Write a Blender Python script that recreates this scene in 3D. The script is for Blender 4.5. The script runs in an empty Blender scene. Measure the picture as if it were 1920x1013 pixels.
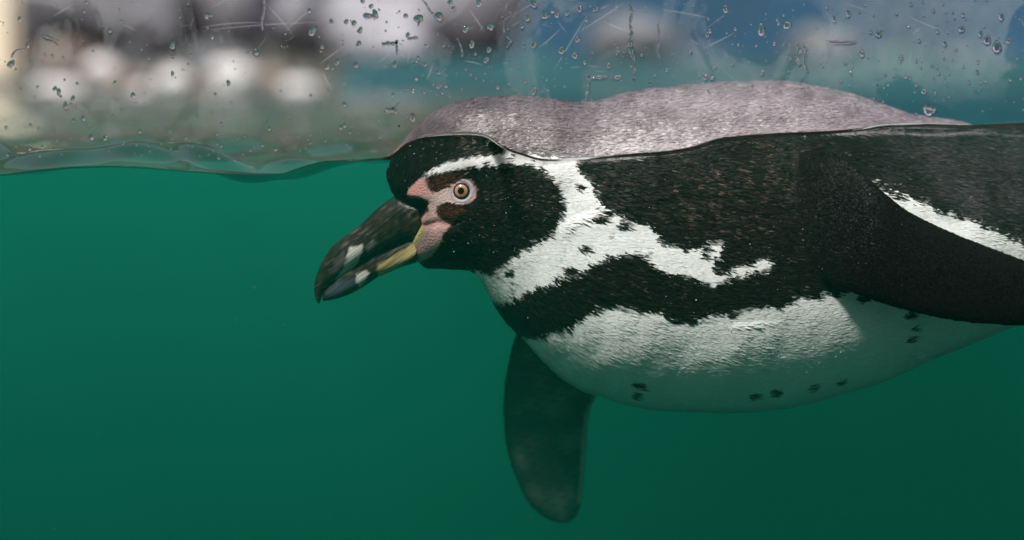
import bpy, bmesh, math, random
import numpy as np
from mathutils import Vector, Matrix
from mathutils.bvhtree import BVHTree

# ------------------------------------------------------------------ camera, sky, sun, exposure
S = bpy.context.scene
COL = S.collection
F = 70.0 / 36.0 * 1920.0          # focal length in photo pixels
D = 1.0                           # camera to inner face of the tank glass (plane Y = 0)
CZ, HY = 0.05, 133.0              # camera height over the mean water level, eye-level row

cam = bpy.data.cameras.new('camera')
cam.lens = 70; cam.sensor_width = 36
cam.shift_y = -(1013 / 2 - HY) / 1920.0
cam.clip_start = 0.05; cam.clip_end = 500
cam.dof.use_dof = True; cam.dof.focus_distance = D + 0.035; cam.dof.aperture_fstop = 3.2
camo = bpy.data.objects.new('camera', cam); COL.objects.link(camo)
camo.location = (0, -D, CZ); camo.rotation_euler = (math.pi / 2, 0, 0)
S.camera = camo

SUN_EL, SUN_AZ = 54.0, 204.0      # azimuth clockwise from +Y (north)
el, az = math.radians(SUN_EL), math.radians(SUN_AZ)
sun_dir = Vector((math.sin(az) * math.cos(el), math.cos(az) * math.cos(el), math.sin(el)))
w = bpy.data.worlds.new('World'); S.world = w; w.use_nodes = True
nt = w.node_tree; nt.nodes.clear()
sky = nt.nodes.new('ShaderNodeTexSky'); sky.sky_type = 'NISHITA'; sky.sun_disc = False
sky.sun_elevation = el; sky.sun_rotation = az
sky.air_density = 1.0; sky.dust_density = 4.0; sky.ozone_density = 1.5
mixs = nt.nodes.new('ShaderNodeMix'); mixs.data_type = 'RGBA'
mixs.inputs['Factor'].default_value = 0.55
mixs.inputs[7].default_value = (7.6, 6.7, 7.4, 1)      # thin bright overcast
bg = nt.nodes.new('ShaderNodeBackground'); bg.inputs['Strength'].default_value = 0.08
wo = nt.nodes.new('ShaderNodeOutputWorld')
nt.links.new(sky.outputs[0], mixs.inputs[6]); nt.links.new(mixs.outputs[2], bg.inputs[0]); nt.links.new(bg.outputs[0], wo.inputs[0])

sl = bpy.data.lights.new('sun', 'SUN'); sl.energy = 5.0; sl.angle = math.radians(7); sl.color = (1, 0.965, 0.93)
so = bpy.data.objects.new('sun', sl); COL.objects.link(so)
so.rotation_euler = sun_dir.to_track_quat('Z', 'Y').to_euler()

S.view_settings.view_transform = 'Standard'; S.view_settings.look = 'None'
S.view_settings.exposure = 0.3; S.view_settings.gamma = 1.0; S.view_settings.use_curve_mapping = False
c = S.cycles
c.use_denoising = True
try:
    c.denoiser = 'OPENIMAGEDENOISE'; c.denoising_input_passes = 'RGB_ALBEDO_NORMAL'; c.denoising_prefilter = 'ACCURATE'
except Exception: pass
c.max_bounces = 12; c.diffuse_bounces = 3; c.glossy_bounces = 4; c.transmission_bounces = 8
c.volume_bounces = 2; c.transparent_max_bounces = 32
c.sample_clamp_indirect = 4.0; c.caustics_reflective = False; c.caustics_refractive = False

rng = np.random.default_rng(7); random.seed(7)

# ------------------------------------------------------------------ helpers
def P(px, py, Y):
    return np.array([(px - 960.0) * (D + Y) / F, Y, CZ - (py - HY) * (D + Y) / F])
def to_px(V):
    d = D + V[:, 1]
    return 960 + V[:, 0] * F / d, HY - (V[:, 2] - CZ) * F / d

def link(name, me, mat=None, parent=None):
    o = bpy.data.objects.new(name, me); COL.objects.link(o)
    if mat is not None and me is not None:
        me.materials.clear(); me.materials.append(mat)
    if parent is not None: o.parent = parent
    return o
def tag(o, label=None, cat=None, group=None, kind=None):
    if label: o['label'] = label
    if cat: o['category'] = cat
    if group: o['group'] = group
    if kind: o['kind'] = kind
    return o
def mesh_np(name, V, faces, smooth=True):
    me = bpy.data.meshes.new(name)
    me.from_pydata([tuple(map(float, v)) for v in V], [], [tuple(map(int, f)) for f in faces])
    me.update()
    if smooth: me.polygons.foreach_set('use_smooth', np.ones(len(me.polygons), bool))
    return me
def catmull(A, sub):
    A = np.asarray(A, float); n = len(A); out = []
    for i in range(n - 1):
        p0 = A[max(i - 1, 0)]; p1 = A[i]; p2 = A[i + 1]; p3 = A[min(i + 2, n - 1)]
        for k in range(sub):
            t = k / sub
            out.append(0.5 * ((2 * p1) + (-p0 + p2) * t + (2 * p0 - 5 * p1 + 4 * p2 - p3) * t * t + (-p0 + 3 * p1 - 3 * p2 + p3) * t ** 3))
    out.append(A[-1]); return np.array(out)
def loft(secs, sub=5, nr=48):
    """secs: top_x, top_y, bottom_x, bottom_y (photo pixels at depth Yc), Yc, half width, exponent"""
    R = catmull(secs, sub); V = []; Fc = []
    th = np.linspace(0, 2 * math.pi, nr, endpoint=False)
    for s in R:
        T = P(s[0], s[1], s[4]); B = P(s[2], s[3], s[4]); cc = (T + B) / 2; u = (T - B) / 2; e = 2.0 / s[6]
        cu = np.sign(np.cos(th)) * np.abs(np.cos(th)) ** e; sv = np.sign(np.sin(th)) * np.abs(np.sin(th)) ** e
        for a, b in zip(cu, sv): V.append(cc + u * a + np.array([0, max(s[5], 2e-4) * b, 0]))
    m = len(R)
    for i in range(m - 1):
        for j in range(nr):
            k = (j + 1) % nr
            Fc.append((i * nr + j, i * nr + k, (i + 1) * nr + k, (i + 1) * nr + j))
    a = len(V); V.append(np.mean(V[:nr], 0)); V.append(np.mean(V[(m - 1) * nr:m * nr], 0))
    for j in range(nr):
        k = (j + 1) % nr
        Fc.append((k, j, a)); Fc.append(((m - 1) * nr + j, (m - 1) * nr + k, a + 1))
    return np.array(V), Fc
def fnoise(x, y, s, seed=0):
    """cheap smooth noise in -1..1"""
    r = np.random.default_rng(seed); out = 0
    for k in range(6):
        a = r.uniform(0, 2 * math.pi); f = 2 * math.pi / s * r.uniform(0.6, 1.8); ph = r.uniform(0, 6.28)
        out = out + np.sin((x * math.cos(a) + y * math.sin(a)) * f + ph)
    return out / 3.2
def sd(poly, x, y):
    """signed distance in pixels, positive inside"""
    p = np.asarray(poly, float); q = np.roll(p, -1, 0)
    d = np.full(x.shape, 1e9); ins = np.zeros(x.shape, bool)
    for a, b in zip(p, q):
        e = b - a; L = max(e @ e, 1e-9)
        t = np.clip(((x - a[0]) * e[0] + (y - a[1]) * e[1]) / L, 0, 1)
        d = np.minimum(d, np.hypot(x - a[0] - t * e[0], y - a[1] - t * e[1]))
        cond = (a[1] > y) != (b[1] > y)
        with np.errstate(divide='ignore', invalid='ignore'):
            xi = (b[0] - a[0]) * (y - a[1]) / (b[1] - a[1] if b[1] != a[1] else 1e-9) + a[0]
        ins ^= cond & (x < xi)
    return np.where(ins, d, -d)
def zp(pts, ox, oy, sc): return [(ox + a / sc, oy + b / sc) for a, b in pts]
def sstep(a, b, x):
    t = np.clip((x - a) / (b - a), 0, 1); return t * t * (3 - 2 * t)

# ------------------------------------------------------------------ materials
def newmat(name):
    m = bpy.data.materials.new(name); m.use_nodes = True; n = m.node_tree; n.nodes.clear()
    return m, n, n.nodes.new('ShaderNodeOutputMaterial')
def N(n, t, **kw):
    x = n.nodes.new(t)
    for k, v in kw.items(): setattr(x, k, v)
    return x
def simple(name, col, rough=0.7, var=0.25, scale=20.0, bump=0.0, spec=0.5, col2=None, detail=6):
    m, n, o = newmat(name); b = N(n, 'ShaderNodeBsdfPrincipled')
    tc = N(n, 'ShaderNodeTexCoord'); no = N(n, 'ShaderNodeTexNoise'); no.inputs['Scale'].default_value = scale; no.inputs['Detail'].default_value = detail
    mx = N(n, 'ShaderNodeMix', data_type='RGBA')
    c2 = col2 or tuple(min(1, x * (1 + var)) for x in col); c1 = col if col2 else tuple(x * (1 - var) for x in col)
    mx.inputs[6].default_value = (*c1, 1); mx.inputs[7].default_value = (*c2, 1)
    rp = N(n, 'ShaderNodeMapRange'); rp.inputs[1].default_value = 0.3; rp.inputs[2].default_value = 0.7
    L = n.links.new
    L(tc.outputs['Object'], no.inputs['Vector']); L(no.outputs[0], rp.inputs[0]); L(rp.outputs[0], mx.inputs['Factor']); L(mx.outputs[2], b.inputs['Base Color'])
    b.inputs['Roughness'].default_value = rough; b.inputs['Specular IOR Level'].default_value = spec
    if bump:
        bp = N(n, 'ShaderNodeBump'); bp.inputs['Strength'].default_value = bump; bp.inputs['Distance'].default_value = 0.01
        L(no.outputs[0], bp.inputs['Height']); L(bp.outputs[0], b.inputs['Normal'])
    L(b.outputs[0], o.inputs[0]); return m

def sheet_mix(n, ior_socket_value, tint=(1, 1, 1), inside=False):
    """clear sheet: straight transmission plus Fresnel mirror reflection"""
    L = n.links.new
    ge = N(n, 'ShaderNodeNewGeometry'); mr = N(n, 'ShaderNodeMapRange')
    mr.inputs[3].default_value = ior_socket_value; mr.inputs[4].default_value = 1.17 if inside else 1.0 / ior_socket_value
    fr = N(n, 'ShaderNodeFresnel'); L(ge.outputs['Backfacing'], mr.inputs[0]); L(mr.outputs[0], fr.inputs['IOR'])
    tr = N(n, 'ShaderNodeBsdfTransparent'); tr.inputs[0].default_value = (*tint, 1)
    gl = N(n, 'ShaderNodeBsdfGlossy'); gl.inputs['Roughness'].default_value = 0.0
    mx = N(n, 'ShaderNodeMixShader'); L(fr.outputs[0], mx.inputs[0]); L(tr.outputs[0], mx.inputs[1]); L(gl.outputs[0], mx.inputs[2])
    return mx
# water: clear wavy surface round a green, softly scattering body
M_water, n, o = newmat('water')
mx = sheet_mix(n, 1.333, inside=True)
ge = N(n, 'ShaderNodeNewGeometry'); sx = N(n, 'ShaderNodeSeparateXYZ'); n.links.new(ge.outputs['True Normal'], sx.inputs[0])
ab = N(n, 'ShaderNodeMath', operation='ABSOLUTE'); n.links.new(sx.outputs[2], ab.inputs[0])
gt = N(n, 'ShaderNodeMapRange'); gt.inputs[1].default_value = 0.02; gt.inputs[2].default_value = 0.1; n.links.new(ab.outputs[0], gt.inputs[0])
mu = N(n, 'ShaderNodeMath', operation='MULTIPLY'); fr_ = mx.inputs[0].links[0].from_socket
n.links.new(fr_, mu.inputs[0]); n.links.new(gt.outputs[0], mu.inputs[1]); n.links.new(mu.outputs[0], mx.inputs[0])
n.links.new(mx.outputs[0], o.inputs['Surface'])
vs = N(n, 'ShaderNodeVolumeScatter'); vs.inputs['Color'].default_value = (0.035, 0.80, 0.52, 1); vs.inputs['Density'].default_value = 0.85; vs.inputs['Anisotropy'].default_value = 0.1
va = N(n, 'ShaderNodeVolumeAbsorption'); va.inputs['Color'].default_value = (0.05, 0.42, 0.36, 1); va.inputs['Density'].default_value = 3.0
ad = N(n, 'ShaderNodeAddShader'); n.links.new(vs.outputs[0], ad.inputs[0]); n.links.new(va.outputs[0], ad.inputs[1]); n.links.new(ad.outputs[0], o.inputs['Volume'])

M_glass, n, o = newmat('clear_acrylic')
mx = sheet_mix(n, 1.12, (0.995, 0.995, 0.99)); n.links.new(mx.outputs[0], o.inputs[0])

M_drop, n, o = newmat('water_drop')
g = N(n, 'ShaderNodeBsdfGlass'); g.inputs['IOR'].default_value = 1.33; g.inputs['Roughness'].default_value = 0.0; n.links.new(g.outputs[0], o.inputs[0])

M_scr, n, o = newmat('scratched_acrylic')
d = N(n, 'ShaderNodeBsdfTranslucent'); d.inputs[0].default_value = (0.85, 0.87, 0.88, 1); d2 = N(n, 'ShaderNodeBsdfDiffuse'); d2.inputs[0].default_value = (0.85, 0.87, 0.88, 1)
a = N(n, 'ShaderNodeAddShader'); t = N(n, 'ShaderNodeBsdfTransparent'); m2 = N(n, 'ShaderNodeMixShader'); m2.inputs[0].default_value = 0.12
n.links.new(d2.outputs[0], m2.inputs[2]); n.links.new(t.outputs[0], m2.inputs[1]); n.links.new(m2.outputs[0], o.inputs[0])

M_film, n, o = newmat('dried_splash_film')
L = n.links.new
tc = N(n, 'ShaderNodeTexCoord'); mp = N(n, 'ShaderNodeMapping'); mp.inputs['Scale'].default_value = (1, 1, 0.75)
L(tc.outputs['Object'], mp.inputs[0])
n1 = N(n, 'ShaderNodeTexNoise'); n1.inputs['Scale'].default_value = 20; n1.inputs['Detail'].default_value = 5; n1.inputs['Roughness'].default_value = 0.55; n1.inputs['Distortion'].default_value = 0.8
n2 = N(n, 'ShaderNodeTexNoise'); n2.inputs['Scale'].default_value = 120; n2.inputs['Detail'].default_value = 6
n3 = N(n, 'ShaderNodeTexNoise'); n3.inputs['Scale'].default_value = 9; n3.inputs['Detail'].default_value = 2
for q in (n1, n2, n3): L(mp.outputs[0], q.inputs['Vector'])
r1 = N(n, 'ShaderNodeMapRange'); r1.inputs[1].default_value = 0.46; r1.inputs[2].default_value = 0.50; r1.inputs[3].default_value = 0.0; r1.inputs[4].default_value = 1.0
r3 = N(n, 'ShaderNodeMapRange'); r3.inputs[1].default_value = 0.35; r3.inputs[2].default_value = 0.65; r3.inputs[3].default_value = 0.02; r3.inputs[4].default_value = 0.15
r2 = N(n, 'ShaderNodeMapRange'); r2.inputs[1].default_value = 0.3; r2.inputs[2].default_value = 0.7; r2.inputs[3].default_value = 0.75; r2.inputs[4].default_value = 1.25
L(n1.outputs[0], r1.inputs[0]); L(n2.outputs[0], r2.inputs[0]); L(n3.outputs[0], r3.inputs[0])
q1 = N(n, 'ShaderNodeMapRange'); q1.inputs[3].default_value = 0.12; q1.inputs[4].default_value = 1.0; L(r1.outputs[0], q1.inputs[0])
a1 = N(n, 'ShaderNodeMath', operation='MULTIPLY'); L(q1.outputs[0], a1.inputs[0]); L(r3.outputs[0], a1.inputs[1])
a2 = N(n, 'ShaderNodeMath', operation='MULTIPLY'); L(a1.outputs[0], a2.inputs[0]); L(r2.outputs[0], a2.inputs[1])
df = N(n, 'ShaderNodeBsdfDiffuse'); df.inputs[0].default_value = (0.62, 0.66, 0.68, 1)
tr = N(n, 'ShaderNodeBsdfTransparent'); mm = N(n, 'ShaderNodeMixShader')
fd = N(n, 'ShaderNodeAttribute', attribute_name='fade'); a3 = N(n, 'ShaderNodeMath', operation='MULTIPLY'); L(a2.outputs[0], a3.inputs[0]); L(fd.outputs['Fac'], a3.inputs[1])
L(a3.outputs[0], mm.inputs[0]); L(tr.outputs[0], mm.inputs[1]); L(df.outputs[0], mm.inputs[2]); L(mm.outputs[0], o.inputs[0])

def plumage_mat(name, bump_scale):
    m, n, o = newmat(name); L = n.links.new
    b = N(n, 'ShaderNodeBsdfPrincipled')
    ac = N(n, 'ShaderNodeAttribute', attribute_name='plumage'); ad = N(n, 'ShaderNodeAttribute', attribute_name='above_water')
    L(ac.outputs['Color'], b.inputs['Base Color'])
    r = N(n, 'ShaderNodeMapRange'); r.inputs[3].default_value = 1.13; r.inputs[4].default_value = 1.5
    L(ad.outputs['Fac'], r.inputs[0]); L(r.outputs[0], b.inputs['IOR'])
    b.inputs['Roughness'].default_value = 0.42
    r2 = N(n, 'ShaderNodeMapRange'); r2.inputs[3].default_value = 0.0; r2.inputs[4].default_value = 0.5
    L(ad.outputs['Fac'], r2.inputs[0]); L(r2.outputs[0], b.inputs['Sheen Weight']); b.inputs['Sheen Roughness'].default_value = 0.4
    if bump_scale:
        tc = N(n, 'ShaderNodeTexCoord'); vo = N(n, 'ShaderNodeTexVoronoi'); vo.inputs['Scale'].default_value = bump_scale
        bp = N(n, 'ShaderNodeBump'); bp.inputs['Strength'].default_value = 0.5; bp.inputs['Distance'].default_value = 0.0006; bp.invert = True
        L(tc.outputs['Object'], vo.inputs['Vector']); L(vo.outputs['Distance'], bp.inputs['Height']); L(bp.outputs[0], b.inputs['Normal'])
    L(b.outputs[0], o.inputs[0]); return m
M_skin = plumage_mat('penguin_skin', 900)
M_feather = plumage_mat('penguin_feathers', 0)

def bill_mat():
    m, n, o = newmat('bill_horn'); L = n.links.new
    b = N(n, 'ShaderNodeBsdfPrincipled'); ac = N(n, 'ShaderNodeAttribute', attribute_name='plumage')
    tc = N(n, 'ShaderNodeTexCoord'); mp = N(n, 'ShaderNodeMapping'); mp.inputs['Rotation'].default_value = (0, math.radians(40), 0); mp.inputs['Scale'].default_value = (60, 220, 500)
    mp.vector_type = 'TEXTURE'; mp.inputs['Scale'].default_value = (1 / 28, 1 / 150, 1 / 800); mp.inputs['Rotation'].default_value = (0, math.radians(-38), 0)
    no = N(n, 'ShaderNodeTexNoise'); no.inputs['Scale'].default_value = 1.0; no.inputs['Detail'].default_value = 5; no.inputs['Roughness'].default_value = 0.65
    L(tc.outputs['Object'], mp.inputs[0]); L(mp.outputs[0], no.inputs['Vector'])
    r = N(n, 'ShaderNodeMapRange'); r.inputs[1].default_value = 0.35; r.inputs[2].default_value = 0.72; r.inputs[3].default_value = 0.55; r.inputs[4].default_value = 1.7
    L(no.outputs[0], r.inputs[0])
    mu = N(n, 'ShaderNodeVectorMath', operation='SCALE'); L(ac.outputs['Color'], mu.inputs[0]); L(r.outputs[0], mu.inputs['Scale']); L(mu.outputs[0], b.inputs['Base Color'])
    bp = N(n, 'ShaderNodeBump'); bp.inputs['Strength'].default_value = 0.8; bp.inputs['Distance'].default_value = 0.0008
    L(no.outputs[0], bp.inputs['Height']); L(bp.outputs[0], b.inputs['Normal'])
    b.inputs['Roughness'].default_value = 0.2; b.inputs['IOR'].default_value = 1.36
    L(b.outputs[0], o.inputs[0]); return m
M_bill = bill_mat()
def plain(name, col, rough, ior=1.4, coat=0):
    m, n, o = newmat(name); b = N(n, 'ShaderNodeBsdfPrincipled'); b.inputs['Base Color'].default_value = (*col, 1)
    b.inputs['Roughness'].default_value = rough; b.inputs['IOR'].default_value = ior; b.inputs['Coat Weight'].default_value = coat
    n.links.new(b.outputs[0], o.inputs[0]); return m
M_navy = plain('eye_dark_ring', (0.012, 0.016, 0.04), 0.08)
M_pupil = plain('eye_pupil', (0.004, 0.004, 0.005), 0.05)
M_lid = simple('eyelid_skin', (0.42, 0.40, 0.43), 0.45, 0.12, 400, 0.1)
def iris_mat():
    m, n, o = newmat('eye_iris'); L = n.links.new; b = N(n, 'ShaderNodeBsdfPrincipled')
    at = N(n, 'ShaderNodeAttribute', attribute_name='ring'); cr = N(n, 'ShaderNodeValToRGB'); e = cr.color_ramp.elements
    e[0].position = 0; e[0].color = (0.16, 0.11, 0.08, 1); e[1].position = 1; e[1].color = (0.36, 0.11, 0.05, 1)
    k = e.new(0.3); k.color = (0.35, 0.2, 0.12, 1); k = e.new(0.65); k.color = (0.46, 0.25, 0.13, 1)
    L(at.outputs['Fac'], cr.inputs[0]); L(cr.outputs[0], b.inputs['Base Color']); b.inputs['Roughness'].default_value = 0.12
    L(b.outputs[0], o.inputs[0]); return m
M_iris = iris_mat()

M_floor = simple('pool_paint_green', (0.02, 0.11, 0.085), 0.8, 0.3, 3)
M_bank = simple('bank_earth', (0.055, 0.060, 0.050), 0.9, 0.4, 14, 0.6)
M_rockw = simple('lilac_rock', (0.145, 0.142, 0.160), 0.85, 0.35, 5, 0.8)
M_paleb = simple('pale_rock', (0.30, 0.30, 0.33), 0.85, 0.2, 8, 0.5)
M_stone = simple('white_stone', (0.68, 0.66, 0.66), 0.6, 0.1, 20, 0.2)
M_tan = simple('tan_stone', (0.17, 0.13, 0.10), 0.8, 0.25, 18, 0.3)
M_greyst = simple('grey_stone', (0.13, 0.14, 0.15), 0.8, 0.3, 18, 0.3)
M_moss = simple('mossy_stone', (0.035, 0.10, 0.065), 0.85, 0.35, 25, 0.4)
M_blue = simple('blue_wall_paint', (0.006, 0.06, 0.115), 0.6, 0.25, 2.5)
M_teal = simple('teal_wall_paint', (0.012, 0.085, 0.10), 0.6, 0.25, 2.5)
M_cream = simple('cream_paint', (0.82, 0.70, 0.52), 0.6, 0.06, 4)
M_dark = simple('dark_painted_metal', (0.03, 0.025, 0.05), 0.5, 0.2, 10)
M_pave = simple('dark_asphalt', (0.045, 0.043, 0.045), 0.9, 0.2, 6, 0.3)

# ------------------------------------------------------------------ water height
WL = [(-400, 330), (-150, 338), (0, 334), (60, 326), (130, 319), (200, 317), (260, 319), (330, 325), (400, 330), (470, 334), (530, 332), (565, 319), (600, 309), (640, 306),
      (690, 304), (722, 301), (742, 288), (762, 270), (790, 259), (830, 255), (880, 253), (910, 256), (930, 271), (955, 286), (985, 295), (1010, 303), (1040, 305), (1100, 301),
      (1170, 295), (1250, 289), (1300, 281), (1345, 265), (1400, 259), (1470, 255), (1560, 251), (1620, 246), (1660, 239), (1740, 237), (1830, 240), (1920, 236), (2100, 245), (2400, 280), (2900, 320)]
WLx = np.arange(-400, 2900, 4.0)
WLy = np.interp(WLx, [p[0] for p in WL], [p[1] for p in WL])
def smooth(a, s):
    k = np.exp(-0.5 * (np.arange(-int(3 * s), int(3 * s) + 1) / s) ** 2); k /= k.sum()
    return np.convolve(np.pad(a, len(k) // 2, mode='edge'), k, mode='valid')
WLy = smooth(WLy, 1.6)
WLbroad = smooth(WLy, 45)
def water_z(X, Y):
    px = 960 + X * F / D
    hb = CZ - (np.interp(px, WLx, WLbroad) - HY) * D / F
    hd = -(np.interp(px, WLx, WLy) - np.interp(px, WLx, WLbroad)) * D / F
    fall = np.exp(-np.clip(Y, 0, None) / 0.22)
    z = hb * fall + hd * np.exp(-(np.clip(Y, 0, None) / 0.11) ** 1.4)
    ramp = np.clip(Y / 0.05, 0, 1) ** 1.5
    z = z + ramp * (0.0016 * np.sin(X * 34 + Y * 48 + 1.0) + 0.0013 * np.sin(-X * 42 + Y * 66 + 2.2) + 0.0004 * np.sin(X * 95 + Y * 120 + 0.4)
                    + 0.0028 * np.sin(X * 14 + Y * 26 + 4.0) + 0.00015 * np.sin(-X * 190 + Y * 230)) * np.clip(1.15 - Y * 0.26, 0.22, 1) * (1 + 0.9 * sstep(0.10, 0.30, Y) * np.exp(-np.clip(Y, 0, None) / 0.7))
    left = 1 / (1 + np.exp((X + 0.10) / 0.03))
    z = z + left * ramp * np.exp(-np.clip(Y, 0, None) / 0.3) * (0.0045 * np.sin(Y * 44 + X * 13 + 3.6) + 0.0030 * np.sin(Y * 70 - X * 46 + 1.0) + 0.0012 * np.sin(Y * 120 + X * 90))
    amp = 0.014 * np.clip(0.55 + 0.5 * np.sin(X * 27 + 1.1) + 0.3 * np.sin(X * 61), 0.1, 1.4) * np.where(X < -0.06, 1, 0) * sstep(-0.07, -0.13, X)
    z = z + amp * np.exp(-0.5 * ((Y - 0.075 - 0.012 * np.sin(X * 22)) / 0.024) ** 2)
    z = z + 0.0018 * np.exp(-np.clip(Y, 0, None) / 0.0030)          # meniscus on the glass
    return z

# ------------------------------------------------------------------ setting: ground, pool, water
def box(name, x0, x1, y0, y1, z0, z1, mat, bevel=0.0):
    bm = bmesh.new(); bmesh.ops.create_cube(bm, size=1)
    for v in bm.verts: v.co = Vector(((x0 + x1) / 2 + v.co.x * (x1 - x0), (y0 + y1) / 2 + v.co.y * (y1 - y0), (z0 + z1) / 2 + v.co.z * (z1 - z0)))
    if bevel: bmesh.ops.bevel(bm, geom=bm.edges[:], offset=bevel, segments=2, affect='EDGES')
    me = bpy.data.meshes.new(name); bm.to_mesh(me); bm.free(); return link(name, me, mat)
PX0, PX1, PYB, PZ = -2.4, 2.6, 4.0, -1.1
tag(box('added_shade_roof', -6, 6, -6, -1.9, 1.6, 1.75, M_dark), kind='structure')  # added roof, never in view, keeps front skylight off glass and belly
tag(box('added_shade_wall', -6, 6, -6.2, -6.003, -1.3, 1.74, M_dark), kind='structure')  # unseen panel added behind the camera to darken the viewing side
tag(box('ground', -60, 60, -60, 60, -1.6, -1.3, M_pave), kind='structure')
tag(box('added_bounce_block', PX0 - .2, PX1 + .2, -0.22, -0.0235, -1.32, -0.25, M_floor, .01), kind='structure')  # added below the view to cut ground bounce onto the belly
tag(box('pool_floor', PX0 - .2, PX1 + .2, -0.03, PYB + .2, PZ - .195, PZ + .004, M_floor), kind='structure')
tag(box('pool_wall_back', PX0 - .2, PX1 + .2, PYB - .004, PYB + .2, PZ, -0.03, M_floor), kind='structure')
tag(box('pool_wall_left', PX0 - .2, PX0 + .004, -0.024, PYB - .006, PZ, 0.06, M_floor), kind='structure')
tag(box('pool_wall_right', PX1 - .004, PX1 + .2, -0.024, PYB - .006, PZ, 0.06, M_floor), kind='structure')

xs = np.concatenate([np.linspace(PX0, -0.62, 60, endpoint=False), np.linspace(-0.62, 0.62, 420, endpoint=False), np.linspace(0.62, PX1, 70)])
ys = [0.0004]; st = 0.0005
while ys[-1] < PYB:
    ys.append(ys[-1] + st); st = min(st * 1.07, 0.03)
ys[-1] = PYB; ys = np.array(ys)
XX, YY = np.meshgrid(xs, ys); ZZ = water_z(XX, YY)
nx, ny = len(xs), len(ys)
V = np.stack([XX.ravel(), YY.ravel(), ZZ.ravel()], 1)
fc = [(j * nx + i, j * nx + i + 1, (j + 1) * nx + i + 1, (j + 1) * nx + i) for j in range(ny - 1) for i in range(nx - 1)]
border = [i for i in range(nx)] + [j * nx + nx - 1 for j in range(1, ny)] + [(ny - 1) * nx + i for i in range(nx - 2, -1, -1)] + [j * nx for j in range(ny - 2, 0, -1)]
b0 = len(V); low = V[border].copy(); low[:, 2] = PZ; V = np.concatenate([V, low])
m = len(border)
for k in range(m):
    k2 = (k + 1) % m; fc.append((border[k2], border[k], b0 + k, b0 + k2))
fc.append(tuple(b0 + k for k in range(m - 1, -1, -1)))
me = mesh_np('water', V, fc)
ntop = (nx - 1) * (ny - 1)
sm = np.zeros(len(me.polygons), bool); sm[:ntop] = True; me.polygons.foreach_set('use_smooth', sm)
try:
    ea = me.attributes.new('sharp_edge', 'BOOLEAN', 'EDGE'); bs = set(border)
    ev = np.zeros(len(me.edges) * 2, int); me.edges.foreach_get('vertices', ev); ev = ev.reshape(-1, 2)
    inb = np.isin(ev, border).all(1); ea.data.foreach_set('value', inb)
except Exception as ex: print('sharp', ex)
tag(link('water', me, M_water), kind='structure')

# far bank behind the pool
def bank_z(X, Y):
    return np.where(Y < 4.0, -0.05, 0.012 + (Y - 4.0) * 0.045) + 0.012 * fnoise(X * 1.0, Y * 1.0, 0.35, 3)
bx_, by_ = np.linspace(-4, -0.42, 120), np.linspace(3.985, 7.0, 50)
XX, YY = np.meshgrid(bx_, by_); ZZ = bank_z(XX, YY); ZZ[0] = -0.04
V = np.stack([XX.ravel(), YY.ravel(), ZZ.ravel()], 1)
fc = [(j * 120 + i, j * 120 + i + 1, (j + 1) * 120 + i + 1, (j + 1) * 120 + i) for j in range(49) for i in range(119)]
tag(link('bank', mesh_np('bank', V, fc), M_bank), kind='structure')
def bank_at(px, py):
    Y = np.linspace(4.0, 6.8, 400); X = (px - 960) * (D + Y) / F; z = CZ - (py - HY) * (D + Y) / F
    d = z - (0.012 + (Y - 4) * 0.045); i = int(np.argmin(np.abs(d)))
    return float(X[i]), float(Y[i])
def rock_mesh(name, seed, sx, sy, sz, amp=0.18, sub=4):
    bm = bmesh.new(); bmesh.ops.create_icosphere(bm, subdivisions=sub, radius=1)
    r = np.random.default_rng(seed); C = r.normal(size=(9, 3)); C /= np.linalg.norm(C, axis=1)[:, None]; off = r.uniform(0.72, 1.0, 9)
    for v in bm.verts:
        p = np.array(v.co); s = min([1.12] + [off[k] / max(p @ C[k], 1e-3) for k in range(9) if p @ C[k] > 0.3])
        s += amp * 0.2 * math.sin(p[0] * 7 + seed) * math.sin(p[1] * 6 + 1) * math.sin(p[2] * 8 + 2)
        v.co = Vector((p[0] * s * sx, p[1] * s * sy, p[2] * s * sz))
    for f in bm.faces: f.smooth = True
    me = bpy.data.meshes.new(name); bm.to_mesh(me); bm.free(); return me
def stone(px, py, wpx, hpx, mat, label, seed, name='shore_stone', cat='stone', group=None, dy=0.0):
    X, Y = bank_at(px, py + hpx * 0.35); Y += dy; X = (px - 960) * (D + Y) / F
    s = (D + Y) / F; zc = CZ - (py - HY) * s
    me = rock_mesh(name, seed, wpx * s / 2, max(wpx, hpx) * s / 2 * 0.9, hpx * s / 2)
    o = link(name, me, mat); zb = float(bank_z(np.array(X), np.array(Y)))
    o.location = (X, Y, min(zc, zb + hpx * s / 2 * 0.8)); o.rotation_euler = (0, 0, seed * 0.7)
    o.rotation_euler = (0, 0, 0)
    return tag(o, label, cat, group)

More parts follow.
